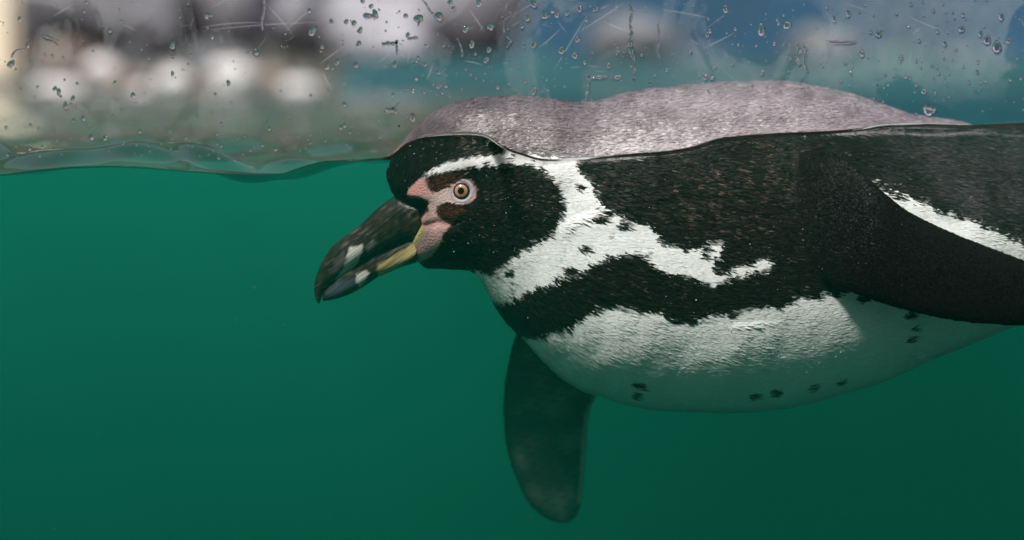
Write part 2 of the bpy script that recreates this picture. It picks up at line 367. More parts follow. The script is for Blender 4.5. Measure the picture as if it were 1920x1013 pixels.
# ------------------------------------------------------------------ PENGUIN
BY = 0.062     # head centre depth
body_s = [
 (756, 378, 776, 482, BY, .0060, 2.0),
 (738, 352, 786, 494, BY, .0105, 2.0),
 (727, 332, 802, 501, BY, .0150, 2.05),
 (733, 304, 822, 502, BY, .0200, 2.15),
 (752, 272, 842, 503, BY, .0252, 2.3),
 (784, 235, 862, 504, BY, .0275, 2.3),
 (830, 203, 880, 507, BY, .0290, 2.25),
 (890, 185, 900, 522, BY+.001, .0302, 2.2),
 (955, 182, 928, 572, BY+.004, .0335, 2.15),
 (1030, 187, 972, 628, BY+.010, .0410, 2.1),
 (1110, 191, 1040, 694, BY+.018, .0510, 2.1),
 (1195, 172, 1120, 740, BY+.026, .0610, 2.1),
 (1300, 158, 1225, 765, BY+.034, .0700, 2.1),
 (1415, 153, 1340, 771, BY+.040, .0765, 2.1),
 (1530, 164, 1470, 759, BY+.044, .0795, 2.1),
 (1640, 194, 1600, 726, BY+.046, .0795, 2.1),
 (1740, 222, 1725, 676, BY+.046, .0765, 2.1),
 (1880, 243, 1850, 622, BY+.046, .0700, 2.1),
 (2030, 262, 2000, 575, BY+.046, .0600, 2.1),
 (2190, 295, 2160, 530, BY+.046, .0470, 2.1),
 (2340, 335, 2320, 490, BY+.046, .0320, 2.1),
 (2470, 375, 2460, 450, BY+.046, .0180, 2.1),
 (2600, 410, 2595, 432, BY+.046, .0060, 2.0)]
FN = 0.024
flip_s = [
 (1385, 345, 1370, 452, FN+.052, .014, 2.0),
 (1450, 302, 1415, 478, FN+.030, .0130, 2.0),
 (1520, 283, 1470, 500, FN+.0145, .0112, 2.0),
 (1585, 299, 1530, 525, FN+.0055, .0090, 2.0),
 (1640, 345, 1595, 549, FN-.003, .0072, 2.0),
 (1705, 396, 1660, 572, FN-.005, .0066, 2.0),
 (1790, 437, 1745, 594, FN-.006, .0060, 2.0),
 (1880, 472, 1830, 607, FN-.006, .0056, 2.0),
 (1970, 507, 1930, 611, FN-.005, .0052, 2.0),
 (2050, 542, 2020, 603, FN-.003, .0046, 2.0),
 (2100, 566, 2090, 588, FN-.001, .0030, 2.0)]
far_s = [
 (1165, 660, 1010, 545, .120, .0075, 2.0),
 (1150, 700, 985, 590, .135, .0080, 2.0),
 (1120, 742, 962, 636, .145, .0075, 2.0),
 (1105, 775, 948, 700, .151, .0068, 2.0),
 (1099, 830, 943, 770, .157, .0062, 2.0),
 (1096, 880, 950, 850, .162, .0056, 2.0),
 (1094, 920, 968, 910, .166, .0050, 2.0),
 (1090, 950, 992, 949, .169, .0046, 2.0),
 (1080, 971, 1022, 973, .171, .0038, 2.0),
 (1064, 981, 1045, 981, .172, .0024, 2.0)]
far_s = [t[:4] + (t[4] - .036,) + t[5:] for t in far_s]
lofts = [loft(body_s, 5, 72), loft(flip_s, 5, 40), loft(far_s, 5, 40)]
allV, allF, k0 = [], [], 0
for V, fcs in lofts:
    allV.append(V); allF += [tuple(i + k0 for i in f) for f in fcs]; k0 += len(V)
src = mesh_np('src', np.concatenate(allV), allF)
bm = bmesh.new(); bm.from_mesh(src); bmesh.ops.recalc_face_normals(bm, faces=bm.faces[:]); bm.to_mesh(src); bm.free()
so_ = bpy.data.objects.new('src', src); COL.objects.link(so_)
rm = so_.modifiers.new('r', 'REMESH'); rm.mode = 'VOXEL'; rm.voxel_size = 0.00125
sm_ = so_.modifiers.new('s', 'SMOOTH'); sm_.factor = 0.5; sm_.iterations = 10
dg = bpy.context.evaluated_depsgraph_get()
bme = bpy.data.meshes.new_from_object(so_.evaluated_get(dg), depsgraph=dg); bme.name = 'body'
bpy.data.objects.remove(so_)
nv = len(bme.vertices)
BV = np.zeros(nv * 3); bme.vertices.foreach_get('co', BV); BV = BV.reshape(-1, 3)
BN = np.zeros(nv * 3); bme.vertices.foreach_get('normal', BN); BN = BN.reshape(-1, 3)
print('body verts', nv)
pxv, pyv = to_px(BV)

# relief of the face and small unevenness of the plumage
def line_d(x, y, pts):
    d = np.full(x.shape, 1e9); p = np.asarray(pts, float)
    for a, b in zip(p[:-1], p[1:]):
        e = b - a; t = np.clip(((x - a[0]) * e[0] + (y - a[1]) * e[1]) / (e @ e), 0, 1)
        d = np.minimum(d, np.hypot(x - a[0] - t * e[0], y - a[1] - t * e[1]))
    return d
G = lambda d, s: np.exp(-0.5 * (d / s) ** 2)
disp = 0.0012 * G(line_d(pxv, pyv, [(795, 328), (850, 310), (930, 302)]), 12)
disp -= 0.0014 * G(np.hypot(pxv - 806, pyv - 392), 16)
disp += 0.0012 * G(line_d(pxv, pyv, [(838, 432), (810, 462), (775, 488)]), 13)
disp -= 0.0016 * G(line_d(pxv, pyv, [(798, 424), (820, 417), (852, 421)]), 3.5)
disp -= 0.0010 * G(np.hypot(pxv - 865, pyv - 358), 20)
disp += 0.0015 * G(np.hypot(pxv - 900, pyv - 440), 45)
disp -= 0.0075 * sstep(-5, 7, sd([(700, 375), (746, 366), (760, 371), (786, 374), (800, 383), (789, 405), (786, 416), (788, 424), (742, 504), (700, 525), (680, 480)], pxv, pyv))
disp *= np.abs(BN[:, 1]) * (pxv < 1000) * (pyv < 560)
disp += (0.00012 * fnoise(BV[:, 0] * 1000, BV[:, 2] * 1000, 26, 5) * (pxv > 880) + 0.0008 * fnoise(BV[:, 0] * 1000, BV[:, 2] * 1000, 80, 6) * (pxv > 950)) * (BV[:, 1] > 0.03)
BV = BV + BN * disp[:, None]
bme.vertices.foreach_set('co', BV.ravel()); bme.update()
bme.vertices.foreach_get('normal', (tmp := np.zeros(nv * 3))); BN = tmp.reshape(-1, 3)

# which part of the body a point belongs to
trees = [BVHTree.FromPolygons([Vector(v) for v in V], f) for V, f in lofts]
def part_of(Pts):
    x, y = to_px(Pts); out = np.zeros(len(Pts), int)
    near = sd([(s[0], s[1]) for s in flip_s] + [(s[2], s[3]) for s in flip_s[::-1]], x, y) > -14
    far = sd([(s[0], s[1]) for s in far_s] + [(s[2], s[3]) for s in far_s[::-1]], x, y) > -20
    for i in np.where((near & (Pts[:, 1] < .075)) | (far & (y > 560)))[0]:
        p = Vector(Pts[i]); d = [t.find_nearest(p)[3] for t in trees]
        out[i] = int(np.argmin(d))
    return out

# plumage pattern, in photo pixels on the penguin's flank
white_neck = [(788, 332), (820, 311), (870, 299), (930, 290), (985, 288), (1010, 288), (1065, 296), (1073, 315), (1097, 339), (1105, 363), (1117, 383), (1144, 398), (1160, 412), (1199, 418), (1215, 434), (1223, 450),
 (1255, 460), (1275, 467), (1298, 462), (1314, 452), (1342, 450), (1344, 465), (1330, 485), (1322, 497), (1334, 513), (1357, 501), (1393, 489), (1428, 478), (1432, 492), (1424, 506), (1395, 509), (1365, 519), (1345, 523), (1322, 535),
 (1294, 525), (1270, 513), (1231, 509), (1203, 493), (1195, 473), (1160, 471), (1128, 477), (1113, 485), (1085, 501), (1073, 512), (1045, 513), (1026, 523), (990, 540), (951, 556), (915, 560), (880, 545), (866, 505), (909, 509), (920, 498), (958, 475), (980, 460), (1018, 436), (1029, 415), (1042, 385), (1029, 351), (1003, 314), (985, 311), (940, 312), (880, 317), (835, 322), (805, 332)]
belly = [(940, 600), (959, 617), (978, 623), (1014, 627), (1020, 612), (1049, 608), (1073, 596), (1113, 572), (1128, 568), (1160, 572), (1207, 586), (1223, 580), (1251, 602), (1290, 603), (1298, 592), (1330, 584), (1350, 586), (1361, 597), (1369, 580), (1393, 576), (1423, 577),
 (1460, 571), (1481, 556), (1518, 561), (1539, 545), (1547, 557), (1576, 547), (1590, 530), (1680, 520), (1800, 530), (2000, 540), (2300, 470), (2700, 440), (2700, 900), (900, 900), (900, 640)]
flank = [(1600, 330), (1640, 352), (1680, 367), (1720, 378), (1760, 397), (1800, 405), (1850, 432), (1920, 462), (2020, 490), (2300, 455), (2300, 500), (1900, 560), (1700, 480)]
Z1 = lambda pts: zp(pts, 560, 220, 2.665)
pink = Z1([(538, 400), (545, 360), (600, 308), (632, 303), (642, 350), (668, 378), (720, 356), (770, 318), (805, 306), (860, 315), (890, 360), (884, 405), (850, 432), (800, 442), (760, 436), (722, 430), (692, 442), (684, 478), (712, 512), (772, 526), (716, 592), (704, 640), (665, 692), (585, 738), (500, 752), (480, 740), (540, 690), (560, 560), (600, 515), (628, 488), (652, 470), (640, 420), (600, 407)])
ochre = Z1([(600, 520), (640, 560), (596, 630), (545, 700), (515, 750), (380, 800), (395, 760), (470, 690), (560, 610), (585, 540)])
brownp = [Z1([(640, 310), (780, 275), (800, 300), (720, 352), (668, 376)]), Z1([(690, 445), (760, 436), (800, 470), (740, 510), (700, 490)]), Z1([(610, 490), (640, 430), (655, 470), (630, 500)])]
dots = [(1077, 351, 6), (1125, 396, 8), (1107, 410, 6), (1154, 421, 8), (1085, 463, 7), (1310, 464, 6), (1309, 478, 6), (1055, 505, 9), (1188, 721, 6), (1180, 739, 6), (1176, 717, 4), (1401, 745, 6), (1441, 738, 7), (1511, 730, 7), (1562, 722, 5), (1605, 562, 8), (1690, 597, 7), (1703, 622, 4), (1695, 642, 6), (1345, 548, 5), (943, 508, 6), (1116, 408, 7), (1270, 590, 9), (1252, 592, 7), (1130, 440, 3)]
def plumage(Pts, part, rag, seed=0):
    """base colour of skin and feathers; rag = raggedness of the patch edges in pixels"""
    x, y = to_px(Pts); n_ = len(x); r = np.random.default_rng(seed + 11)
    j = rag * r.normal(size=n_); lo = fnoise(x, y, 26, 1) * 3.5 + fnoise(x, y, 9, 2) * 1.5
    big = fnoise(x, y, 70, 4)
    colr = np.zeros((n_, 3)); dark = np.array([.0085, .0068, .0068])
    vv = np.exp(r.normal(0, 0.35, n_))[:, None]
    colr[:] = dark * vv
    # brown feather-tip glints, painted into the base colour
    rust = G(np.hypot((x - 1350) / 1.5, y - 365), 55) * .9 + .25 * G(np.hypot((x - 950) / 1.6, y - 385), 55) + .35 * G(np.hypot((x - 860) / 2, y - 278), 25) + .12 * (x > 1090) + 0.35 * G(np.hypot((x - 1480) / 1.6, y - 305), 40)
    tips = r.uniform(size=n_) < np.clip(rust * (0.18 + 0.35 * big + .25 * fnoise(x, y * 1.6, 18, 61)), 0, .6)
    colr[tips] = np.array([.042, .029, .024]) * np.where(x[tips] < 1050, 1.6, 1)[:, None] * np.exp(r.normal(0, .45, (tips.sum(), 1)))
    body = part == 0
    # slate tone of the lower back
    bk = sstep(1560, 1800, x) * body * (.65 + .35 * fnoise(x, y, 120, 9))
    colr += (np.array([.030, .027, .030]) * bk[:, None]) * vv
    lo2 = lo * (x > 860) + 0.5 * fnoise(x, y, 10, 3) * (x <= 860)
    jj = j * np.clip((x - 740) / 200, .35, 1)
    wn = sd(white_neck, x, y) + jj + lo2
    wb = sd(belly, x, y) + j + lo
    wf = sd(flank, x, y) + j * 2.2 + lo * 2
    wh = np.maximum(np.maximum(wn, wb), wf)
    for dx, dy, dr in dots:
        wh = np.minimum(wh, (np.hypot((x - dx) / 1.25, y - dy) - dr) + j * .6 + lo * .3)
    wmask = (sstep(-2.5, 2.5, wh) * body)[:, None]
    white = np.array([.80, .80, .78]) * np.clip(1 + r.normal(0, .05, (n_, 1)), .8, 1.06)
    colr = colr * (1 - wmask) + white * wmask
    # the face
    fx = (body & (x < 900))
    for bp_ in brownp:
        k = (sstep(-3, 3, sd(bp_, x, y)) * fx)[:, None]; colr = colr * (1 - k) + np.array([.060, .022, .016]) * vv * k
    pk = sd(pink, x, y) + .8 * fnoise(x, y, 9, 8)
    k = (sstep(-1.5, 1.5, pk) * fx)[:, None]
    pc = np.array([.50, .29, .27]) * (1 + .10 * fnoise(x, y, 14, 12))[:, None]
    pale = (G(np.hypot(x - 830, y - 372), 26))[:, None]; pc = pc * (1 - .8 * pale) + np.array([.60, .47, .43]) * .8 * pale
    red = (G(np.hypot(x - 783, y - 358), 15) * .8)[:, None]; pc = pc * (1 - red) + np.array([.56, .23, .22]) * red
    red2 = G(line_d(x, y, [(797, 421), (815, 416), (850, 420)]), 5)[:, None]; pc = pc * (1 - .6 * red2) + np.array([.42, .16, .17]) * .6 * red2
    colr = colr * (1 - k) + pc * k
    k = (sstep(-2.5, 2.5, sd(ochre, x, y)) * fx)[:, None]; colr = colr * (1 - k) + np.array([.50, .38, .17]) * k
    # thin white line down the front of the forehead, far side
    # near flipper: black with a pale hind rim; far flipper: mottled underside
    ff = part == 2
    mott = np.clip(.55 + .35 * fnoise(x, y * 1.3, 90, 21) + .30 * np.minimum(fnoise(x * .5, y * 1.6, 16, 22), .3), 0, 1)
    core = G(np.hypot((x - 1025) / 28, (y - 880) / 55), 1)
    top = sstep(40, -10, line_d(x, y, [(960, 640), (985, 700), (960, 740)]) )
    edge = sd([(s[0], s[1]) for s in far_s] + [(s[2], s[3]) for s in far_s[::-1]], x, y)
    fcol = np.array([.17, .175, .145])[None] * (mott ** 1.8 * (1 - .85 * core) * (1 - .8 * top) * sstep(2, 26, edge + 12 * (x > 1050)))[:, None] + np.array([.012, .014, .016])
    rim = (sstep(12, 5, edge) * (x > 1075) * (y < 940))[:, None]; fcol = fcol * (1 - rim) + np.array([.55, .50, .42]) * rim
    colr = np.where(ff[:, None], fcol, colr)
    nf = part == 1
    tr_ = line_d(x, y, [(s[0], s[1]) for s in flip_s[4:]])
    ncol = np.array([.0048, .0042, .0045]) * vv
    # above water, grey-lilac sky glare is painted into the feather colour
    above_water = sstep(-0.0010, 0.0016, Pts[:, 2] - water_z(Pts[:, 0], Pts[:, 1]))
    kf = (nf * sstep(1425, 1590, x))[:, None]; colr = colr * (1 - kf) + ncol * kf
    sky_glare = np.array([.205, .178, .196]) * (1 + .20 * fnoise(x, y * 2.2, 150, 30) + .15 * fnoise(x, y, 40, 31) + .10 * fnoise(x, y, 12, 32))[:, None] * np.exp(r.normal(0, .10, (n_, 1))) * (.50 + .50 * sstep(980, 1230, x))[:, None]
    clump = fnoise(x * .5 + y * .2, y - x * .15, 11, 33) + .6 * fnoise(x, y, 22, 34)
    sky_glare = sky_glare * (1 - .55 * sstep(.15, 1.1, clump) * (.25 + .75 * G(np.hypot((x - 1040) / 1.8, y - 255), 60)))[:, None]
    ds = (above_water * (1 - wmask[:, 0]) * (part != 2))[:, None]
    colr = colr * (1 - ds) + sky_glare * ds
    return np.clip(colr, 0.003, .9), above_water, pk

part_v = part_of(BV)
cv, above_v, pkv = plumage(BV, part_v, 0.0)
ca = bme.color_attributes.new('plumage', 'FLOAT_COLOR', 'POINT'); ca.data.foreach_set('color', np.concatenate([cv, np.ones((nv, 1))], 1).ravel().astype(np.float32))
da = bme.attributes.new('above_water', 'FLOAT', 'POINT'); da.data.foreach_set('value', above_v.astype(np.float32))
bme.polygons.foreach_set('use_smooth', np.ones(len(bme.polygons), bool))

peng = bpy.data.objects.new('penguin', None); COL.objects.link(peng)
peng_base = Vector((0.12, BY + .04, -0.125)); peng.location = peng_base; peng.empty_display_size = .05
tag(peng, 'black and white penguin swimming left, half submerged behind the tank glass', 'penguin')
def pchild(name, me, mat, parent=None):
    """mesh given in world coordinates, parented to the penguin (or one of its parts)"""
    o = link(name, me, mat); pr = parent or peng; o.parent = pr
    o.matrix_parent_inverse = Matrix.Translation(-peng_base)
    if parent is not None: o.matrix_parent_inverse = Matrix.Identity(4)
    return o
pchild('body', bme, M_skin)
btree = BVHTree.FromObject(bpy.data.objects['body'], bpy.context.evaluated_depsgraph_get()) if False else None

# --- feathers
bme.calc_loop_triangles()
nt_ = len(bme.loop_triangles); tri = np.zeros(nt_ * 3, int); bme.loop_triangles.foreach_get('vertices', tri); tri = tri.reshape(-1, 3)
A, B_, C_ = BV[tri[:, 0]], BV[tri[:, 1]], BV[tri[:, 2]]
area = 0.5 * np.linalg.norm(np.cross(B_ - A, C_ - A), axis=1)
cx, cy = to_px((A + B_ + C_) / 3)
dens = np.where(cx < 1060, 4.2, np.where(cx < 1960, 2.0, 0.5)) * np.where((BN[tri[:, 0], 1] > 0.45), .25, 1)
wgt = area * dens; NFE = 380000
idx = rng.choice(nt_, NFE, p=wgt / wgt.sum())
u = rng.uniform(size=NFE); v = rng.uniform(size=NFE); fl = u + v > 1; u[fl] = 1 - u[fl]; v[fl] = 1 - v[fl]
Q = A[idx] + (B_[idx] - A[idx]) * u[:, None] + (C_[idx] - A[idx]) * v[:, None]
Nn = BN[tri[idx, 0]] * (1 - u - v)[:, None] + BN[tri[idx, 1]] * u[:, None] + BN[tri[idx, 2]] * v[:, None]
Nn /= np.linalg.norm(Nn, axis=1)[:, None]
pt = part_v[tri[idx, 0]]
fcg, f_above, fpk = plumage(Q, pt, 1.6, 5)
qx, qy = to_px(Q)
bill_zone = sd([(746, 366), (799, 383), (805, 420), (760, 500), (690, 545), (580, 580), (580, 480)], qx, qy) > -3
keep = ~((fpk > -1.5) & (qx < 900) & (pt == 0)) & ~bill_zone & (np.hypot(qx - 865, qy - 358) > 25)
Q, Nn, pt, fcg, f_above, qx, qy = Q[keep], Nn[keep], pt[keep], fcg[keep], f_above[keep], qx[keep], qy[keep]
# lie of the feathers: angle below +X, from control points on the flank
ctrl = np.array([(740, 340, -48), (790, 260, -20), (900, 280, -14), (930, 350, -16), (950, 420, -12), (860, 460, 4), (890, 500, 15), (1010, 330, 12), (1020, 420, 28), (980, 520, 32), (950, 590, 45), (1030, 640, 40), (1100, 520, 20), (1100, 690, 33), (1250, 420, 14),
                 (1250, 650, 18), (1300, 740, 8), (1450, 620, 6), (1600, 650, -8), (1750, 620, -20), (1100, 230, 8), (1250, 200, -6), (1400, 180, 2), (1600, 200, 12), (1800, 300, 14), (1700, 450, 18), (2200, 400, 6), (1400, 400, 12)], float)
dd = (qx[:, None] - ctrl[:, 0]) ** 2 + (qy[:, None] - ctrl[:, 1]) ** 2 + 600
wt_ = 1 / dd ** 1.5; ang = np.radians((wt_ * ctrl[:, 2]).sum(1) / wt_.sum(1))
ang = np.where(pt == 1, math.radians(24), ang); ang = np.where(pt == 2, math.radians(82), ang)
nq = len(Q); ang = ang + rng.normal(0, .13, nq)
T = np.stack([np.cos(ang), np.zeros(nq), -np.sin(ang)], 1)
T -= Nn * (T * Nn).sum(1)[:, None]; T /= np.maximum(np.linalg.norm(T, axis=1), 1e-6)[:, None]
lum = fcg.mean(1); roll = (rng.normal(0, .20, nq) * np.where(lum > .3, .3, 1) * np.where(f_above > .5, .5, 1))[:, None]
Sd = np.cross(Nn, T); Sd = Sd * np.cos(roll) + Nn * np.sin(roll)
head = np.clip((qx - 760) / 320, 0, 1)
ln = (0.0032 + 0.0028 * head) * np.exp(rng.normal(0, .22, nq)); ln = np.where(pt > 0, .0022, ln)
wd = (0.00034 + 0.00018 * head) * np.exp(rng.normal(0, .2, nq)); wd = np.where(pt > 0, .00055, wd)
lift = np.where(pt > 0, .5, 1) * (0.00012 + 0.00038 * np.abs(rng.normal(0, .6, nq)) * np.where(lum > .3, .35, 1) * np.where(f_above > .5, .8, 1)) * np.where(pt > 0, .45, 1)
ln, wd, lift = ln[:, None], wd[:, None], lift[:, None]
FV = np.stack([Q - Sd * wd * .6 - Nn * .0003, Q + Sd * wd * .6 - Nn * .0003, Q + T * ln * .6 + Sd * wd + Nn * lift * .7, Q + T * ln * .6 - Sd * wd + Nn * lift * .7, Q + T * ln + Nn * lift], 1).reshape(-1, 3)
fme = bpy.data.meshes.new('feathers')
fme.vertices.add(nq * 5); fme.vertices.foreach_set('co', FV.ravel())
base = np.arange(nq)[:, None] * 5
loops = (base + np.array([0, 1, 2, 3, 3, 2, 4])).ravel()
fme.loops.add(nq * 7); fme.loops.foreach_set('vertex_index', loops)
fme.polygons.add(nq * 2)
ls = (np.arange(nq)[:, None] * 7 + np.array([0, 4])).ravel(); fme.polygons.foreach_set('loop_start', ls)
fme.update(calc_edges=True)
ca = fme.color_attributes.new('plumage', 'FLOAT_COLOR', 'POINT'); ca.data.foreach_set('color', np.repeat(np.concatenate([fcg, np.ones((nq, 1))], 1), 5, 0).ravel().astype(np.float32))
da = fme.attributes.new('above_water', 'FLOAT', 'POINT'); da.data.foreach_set('value', np.repeat(f_above, 5).astype(np.float32))
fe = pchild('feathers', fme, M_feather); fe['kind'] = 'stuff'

# --- bill
Bz = lambda pts: zp(pts, 580, 340, 4.22)
up_top = Bz([(72, 968), (48, 925), (38, 850), (55, 745), (118, 605), (205, 490), (400, 345), (540, 212), (690, 112), (775, 125), (860, 160)])
up_bot = Bz([(82, 962), (92, 935), (108, 880), (150, 832), (235, 765), (330, 700), (480, 612), (620, 540), (750, 470), (850, 415), (905, 330)])
uw = [.0009, .0024, .0037, .0054, .0077, .0096, .0120, .0142, .0164, .0178, .0180]
up_s = [(a[0], a[1], b[0], b[1], BY, w_, e_) for a, b, w_, e_ in zip(up_top, up_bot, uw, [2, 2, 2, 2.1, 2.1, 2.2, 2.3, 2.5, 2.9, 3.4, 3.6])]
lo_top = Bz([(100, 925), (110, 868), (150, 812), (230, 748), (325, 682), (475, 594), (610, 522), (745, 452), (865, 382)])
lo_bot = Bz([(108, 946), (150, 945), (235, 925), (330, 890), (430, 835), (540, 762), (640, 718), (745, 672), (850, 640)])
lw = [.0012, .0030, .0044, .0058, .0074, .0098, .0116, .0122, .0122]
lo_s = [(a[0], a[1], b[0], b[1], BY, w_, e_) for a, b, w_, e_ in zip(lo_top, lo_bot, lw, [2, 2, 2, 2.1, 2.2, 2.4, 2.7, 3, 3.2])]
pat = [(Bz([(432, 498), (325, 522), (285, 600), (268, 680), (200, 795), (310, 728), (388, 640)]), (.62, .58, .52), 1.6),
       (Bz([(370, 740), (440, 705), (480, 730), (440, 790), (400, 840), (365, 800)]), (.60, .56, .50), 2.2),
       (Bz([(200, 640), (270, 560), (300, 620), (240, 720), (180, 760)]), (.09, .075, .085), 6.0),
       (Bz([(130, 880), (230, 800), (350, 760), (370, 830), (260, 910), (140, 930)]), (.045, .055, .075), 6.0),
       (Bz([(540, 660), (700, 570), (860, 470), (940, 350), (990, 350), (850, 560), (740, 680), (540, 770)]), (.40, .31, .14), 3.0),
       (Bz([(450, 520), (500, 470), (530, 490), (460, 560)]), (.20, .19, .20), 4.0)]
def bill(name, secs):
    V, fcs = loft(secs, 16, 96); me = mesh_np(name, V, fcs)
    bm = bmesh.new(); bm.from_mesh(me); bmesh.ops.recalc_face_normals(bm, faces=bm.faces[:]); bm.to_mesh(me); bm.free()
    x, y = to_px(V); cc = np.tile(np.array([.016, .0125, .010]), (len(V), 1))
    al, ac_ = x * .79 - y * .61, x * .61 + y * .79
    streak = np.clip(fnoise(al, ac_ * 5, 60, 41) * .7 + fnoise(al, ac_ * 3, 25, 43) * .5 - .15, 0, 1)[:, None]; cc += np.array([.048, .036, .022]) * streak; cc *= (1 + .5 * fnoise(al, ac_ * 9, 40, 44))[:, None].clip(.3, 2)
    for poly, colr, soft in pat:
        k = sstep(-soft, soft, sd(poly, x, y) + 1.6 * fnoise(al, ac_ * 4, 30, 42))[:, None] ; cc = cc * (1 - k) + np.array(colr) * k
    ca = me.color_attributes.new('plumage', 'FLOAT_COLOR', 'POINT'); ca.data.foreach_set('color', np.concatenate([cc, np.ones((len(V), 1))], 1).ravel().astype(np.float32))
    return pchild(name, me, M_bill)
bill('upper_mandible', up_s); bill('lower_mandible', lo_s)

# --- eyes: one on each side of the head
bt = BVHTree.FromPolygons([Vector(v) for v in BV], [tuple(p.vertices) for p in bme.polygons])
def lathe(name, prof, nr=48, ring=False):
    V, fcs = [], []
    for r_, h in prof:
        for k in range(nr): a = 2 * math.pi * k / nr; V.append((r_ * math.cos(a), r_ * math.sin(a), h))
    for i in range(len(prof) - 1):
        for k in range(nr): k2 = (k + 1) % nr; fcs.append((i * nr + k, i * nr + k2, (i + 1) * nr + k2, (i + 1) * nr + k))
    me = mesh_np(name, np.array(V), fcs)
    if ring:
        rr = np.repeat([p[0] for p in prof], nr); rr = (rr - rr.min()) / (rr.max() - rr.min())
        at = me.attributes.new('ring', 'FLOAT', 'POINT'); at.data.foreach_set('value', rr.astype(np.float32))
    return me
hp = P(865, 358, BY)
for side in (-1, 1):
    oy = -0.2 if side < 0 else 0.4
    org = Vector((0, -D, CZ)) if side < 0 else Vector((hp[0], .4, hp[2]))
    tgt = Vector(hp); dr = (tgt - org).normalized()
    loc, nor, _, _ = bt.ray_cast(org, dr)
    nor = (nor * .35 + Vector((-.10, side, .05)).normalized() * .65).normalized()
    Mx = Matrix.Translation(loc - nor * .0006) @ nor.to_track_quat('Z', 'Y').to_matrix().to_4x4()
    dome = lambda r0, r1, n_=8, R=.0062, h0=-.0042: [(r0 + (r1 - r0) * k / n_, h0 + math.sqrt(R * R - (r0 + (r1 - r0) * k / n_) ** 2)) for k in range(n_ + 1)]
    em = lathe('eye', dome(.0030, .0056, 8, .0062, -.0036)); em.transform(Mx)
    eye = pchild('eye', em, M_navy)
    for nm, pf, mt, rg in (('iris', dome(.0015, .0034, 8, .0062, -.0035), M_iris, True), ('pupil', dome(.00001, .0017, 5, .0062, -.00348), M_pupil, False),
                       ('eyelid', [(.0046, -.0002), (.0048, .0007), (.0051, .0011), (.0055, .0010), (.0058, .0011), (.0064, .0009), (.0070, .0004), (.0076, -.0008)], M_lid, False)):
        mm_ = lathe(nm, pf, 48, rg); mm_.transform(Mx)
        ch = link(nm, mm_, mt); ch.parent = eye

# ------------------------------------------------------------------ tank glass
pane = tag(box('window_pane', PX0, PX1, -0.024, 0.0, PZ, 0.62, M_glass), 'large clear acrylic tank window with splashes and scratches above the waterline', 'window')
def glass_pt(px, py, Y=0.0): return P(px, py, Y)
gx = np.linspace(-0.75, 0.75, 260); zt = 0.60
fz0 = np.array([water_z(np.array(a), np.array(0.0)) for a in gx]) + 0.006 + 0.003 * fnoise(gx * 1000, gx * 0, 40, 77)
V, fcs = [], []
for lev in (0, .014, .035, 1):
    for a, z0 in zip(gx, fz0): V.append((a, 0.0004, z0 + (zt - z0) * lev))
ng = len(gx)
for l in range(3):
    for i in range(ng - 1): fcs.append((l * ng + i, l * ng + i + 1, (l + 1) * ng + i + 1, (l + 1) * ng + i))
fme_ = mesh_np('splash_film', np.array(V), fcs); fa = fme_.attributes.new('fade', 'FLOAT', 'POINT'); fa.data.foreach_set('value', np.repeat([0, .25, 1, 1], ng).astype(np.float32))
fo = link('splash_film', fme_, M_film, pane)
# scratches in the acrylic
V, fcs = [], []
def scratch(x0, y0, x1, y1, wpx, bend=0):
    a, b = np.array([x0, y0], float), np.array([x1, y1], float); t = b - a; L_ = np.hypot(*t); nrm = np.array([-t[1], t[0]]) / max(L_, 1)
    k0 = len(V); ns = 6
    for k in range(ns + 1):
        f = k / ns; pnt = a + t * f + nrm * bend * L_ * f * (1 - f); ww = wpx * (0.25 + math.sin(math.pi * f)) / 2
        for s in (-1, 1): q = pnt + nrm * ww * s; V.append(P(q[0], q[1], 0.0007))
    for k in range(ns): fcs.append((k0 + 2 * k, k0 + 2 * k + 1, k0 + 2 * k + 3, k0 + 2 * k + 2))
for (a, b, c_, d_) in [(375, 52, 500, 43), (380, 58, 600, 42), (500, 8, 550, 66), (535, 58, 590, 12), (605, 135, 620, 165), (100, 30, 131, 12), (690, 95, 695, 20), (880, 18, 908, 60), (1010, 90, 1050, 55), (1040, 130, 1100, 30), (1085, 60, 1170, 5), (1240, 18, 1330, 34), (800, 150, 812, 120),
                       (690, 20, 760, 45), (1130, 40, 1180, 60), (1320, 90, 1380, 60), (1700, 30, 1760, 55), (870, 115, 905, 122), (600, 120, 640, 90)]:
    scratch(a, b, c_, d_, 2.2, rng.normal(0, .06))
for _ in range(95):
    x0 = rng.uniform(340, 1500) if rng.uniform() < .8 else rng.uniform(0, 1920); y0 = rng.uniform(0, 150); a = rng.normal(-.5, .7); Lq = rng.gamma(2, 11)
    scratch(x0, y0, x0 + Lq * math.cos(a), y0 + Lq * math.sin(a), rng.uniform(.7, 1.5), rng.normal(0, .1))
sc = link('scratches', mesh_np('scratches', np.array(V), fcs, False), M_scr, pane); sc['kind'] = 'stuff'

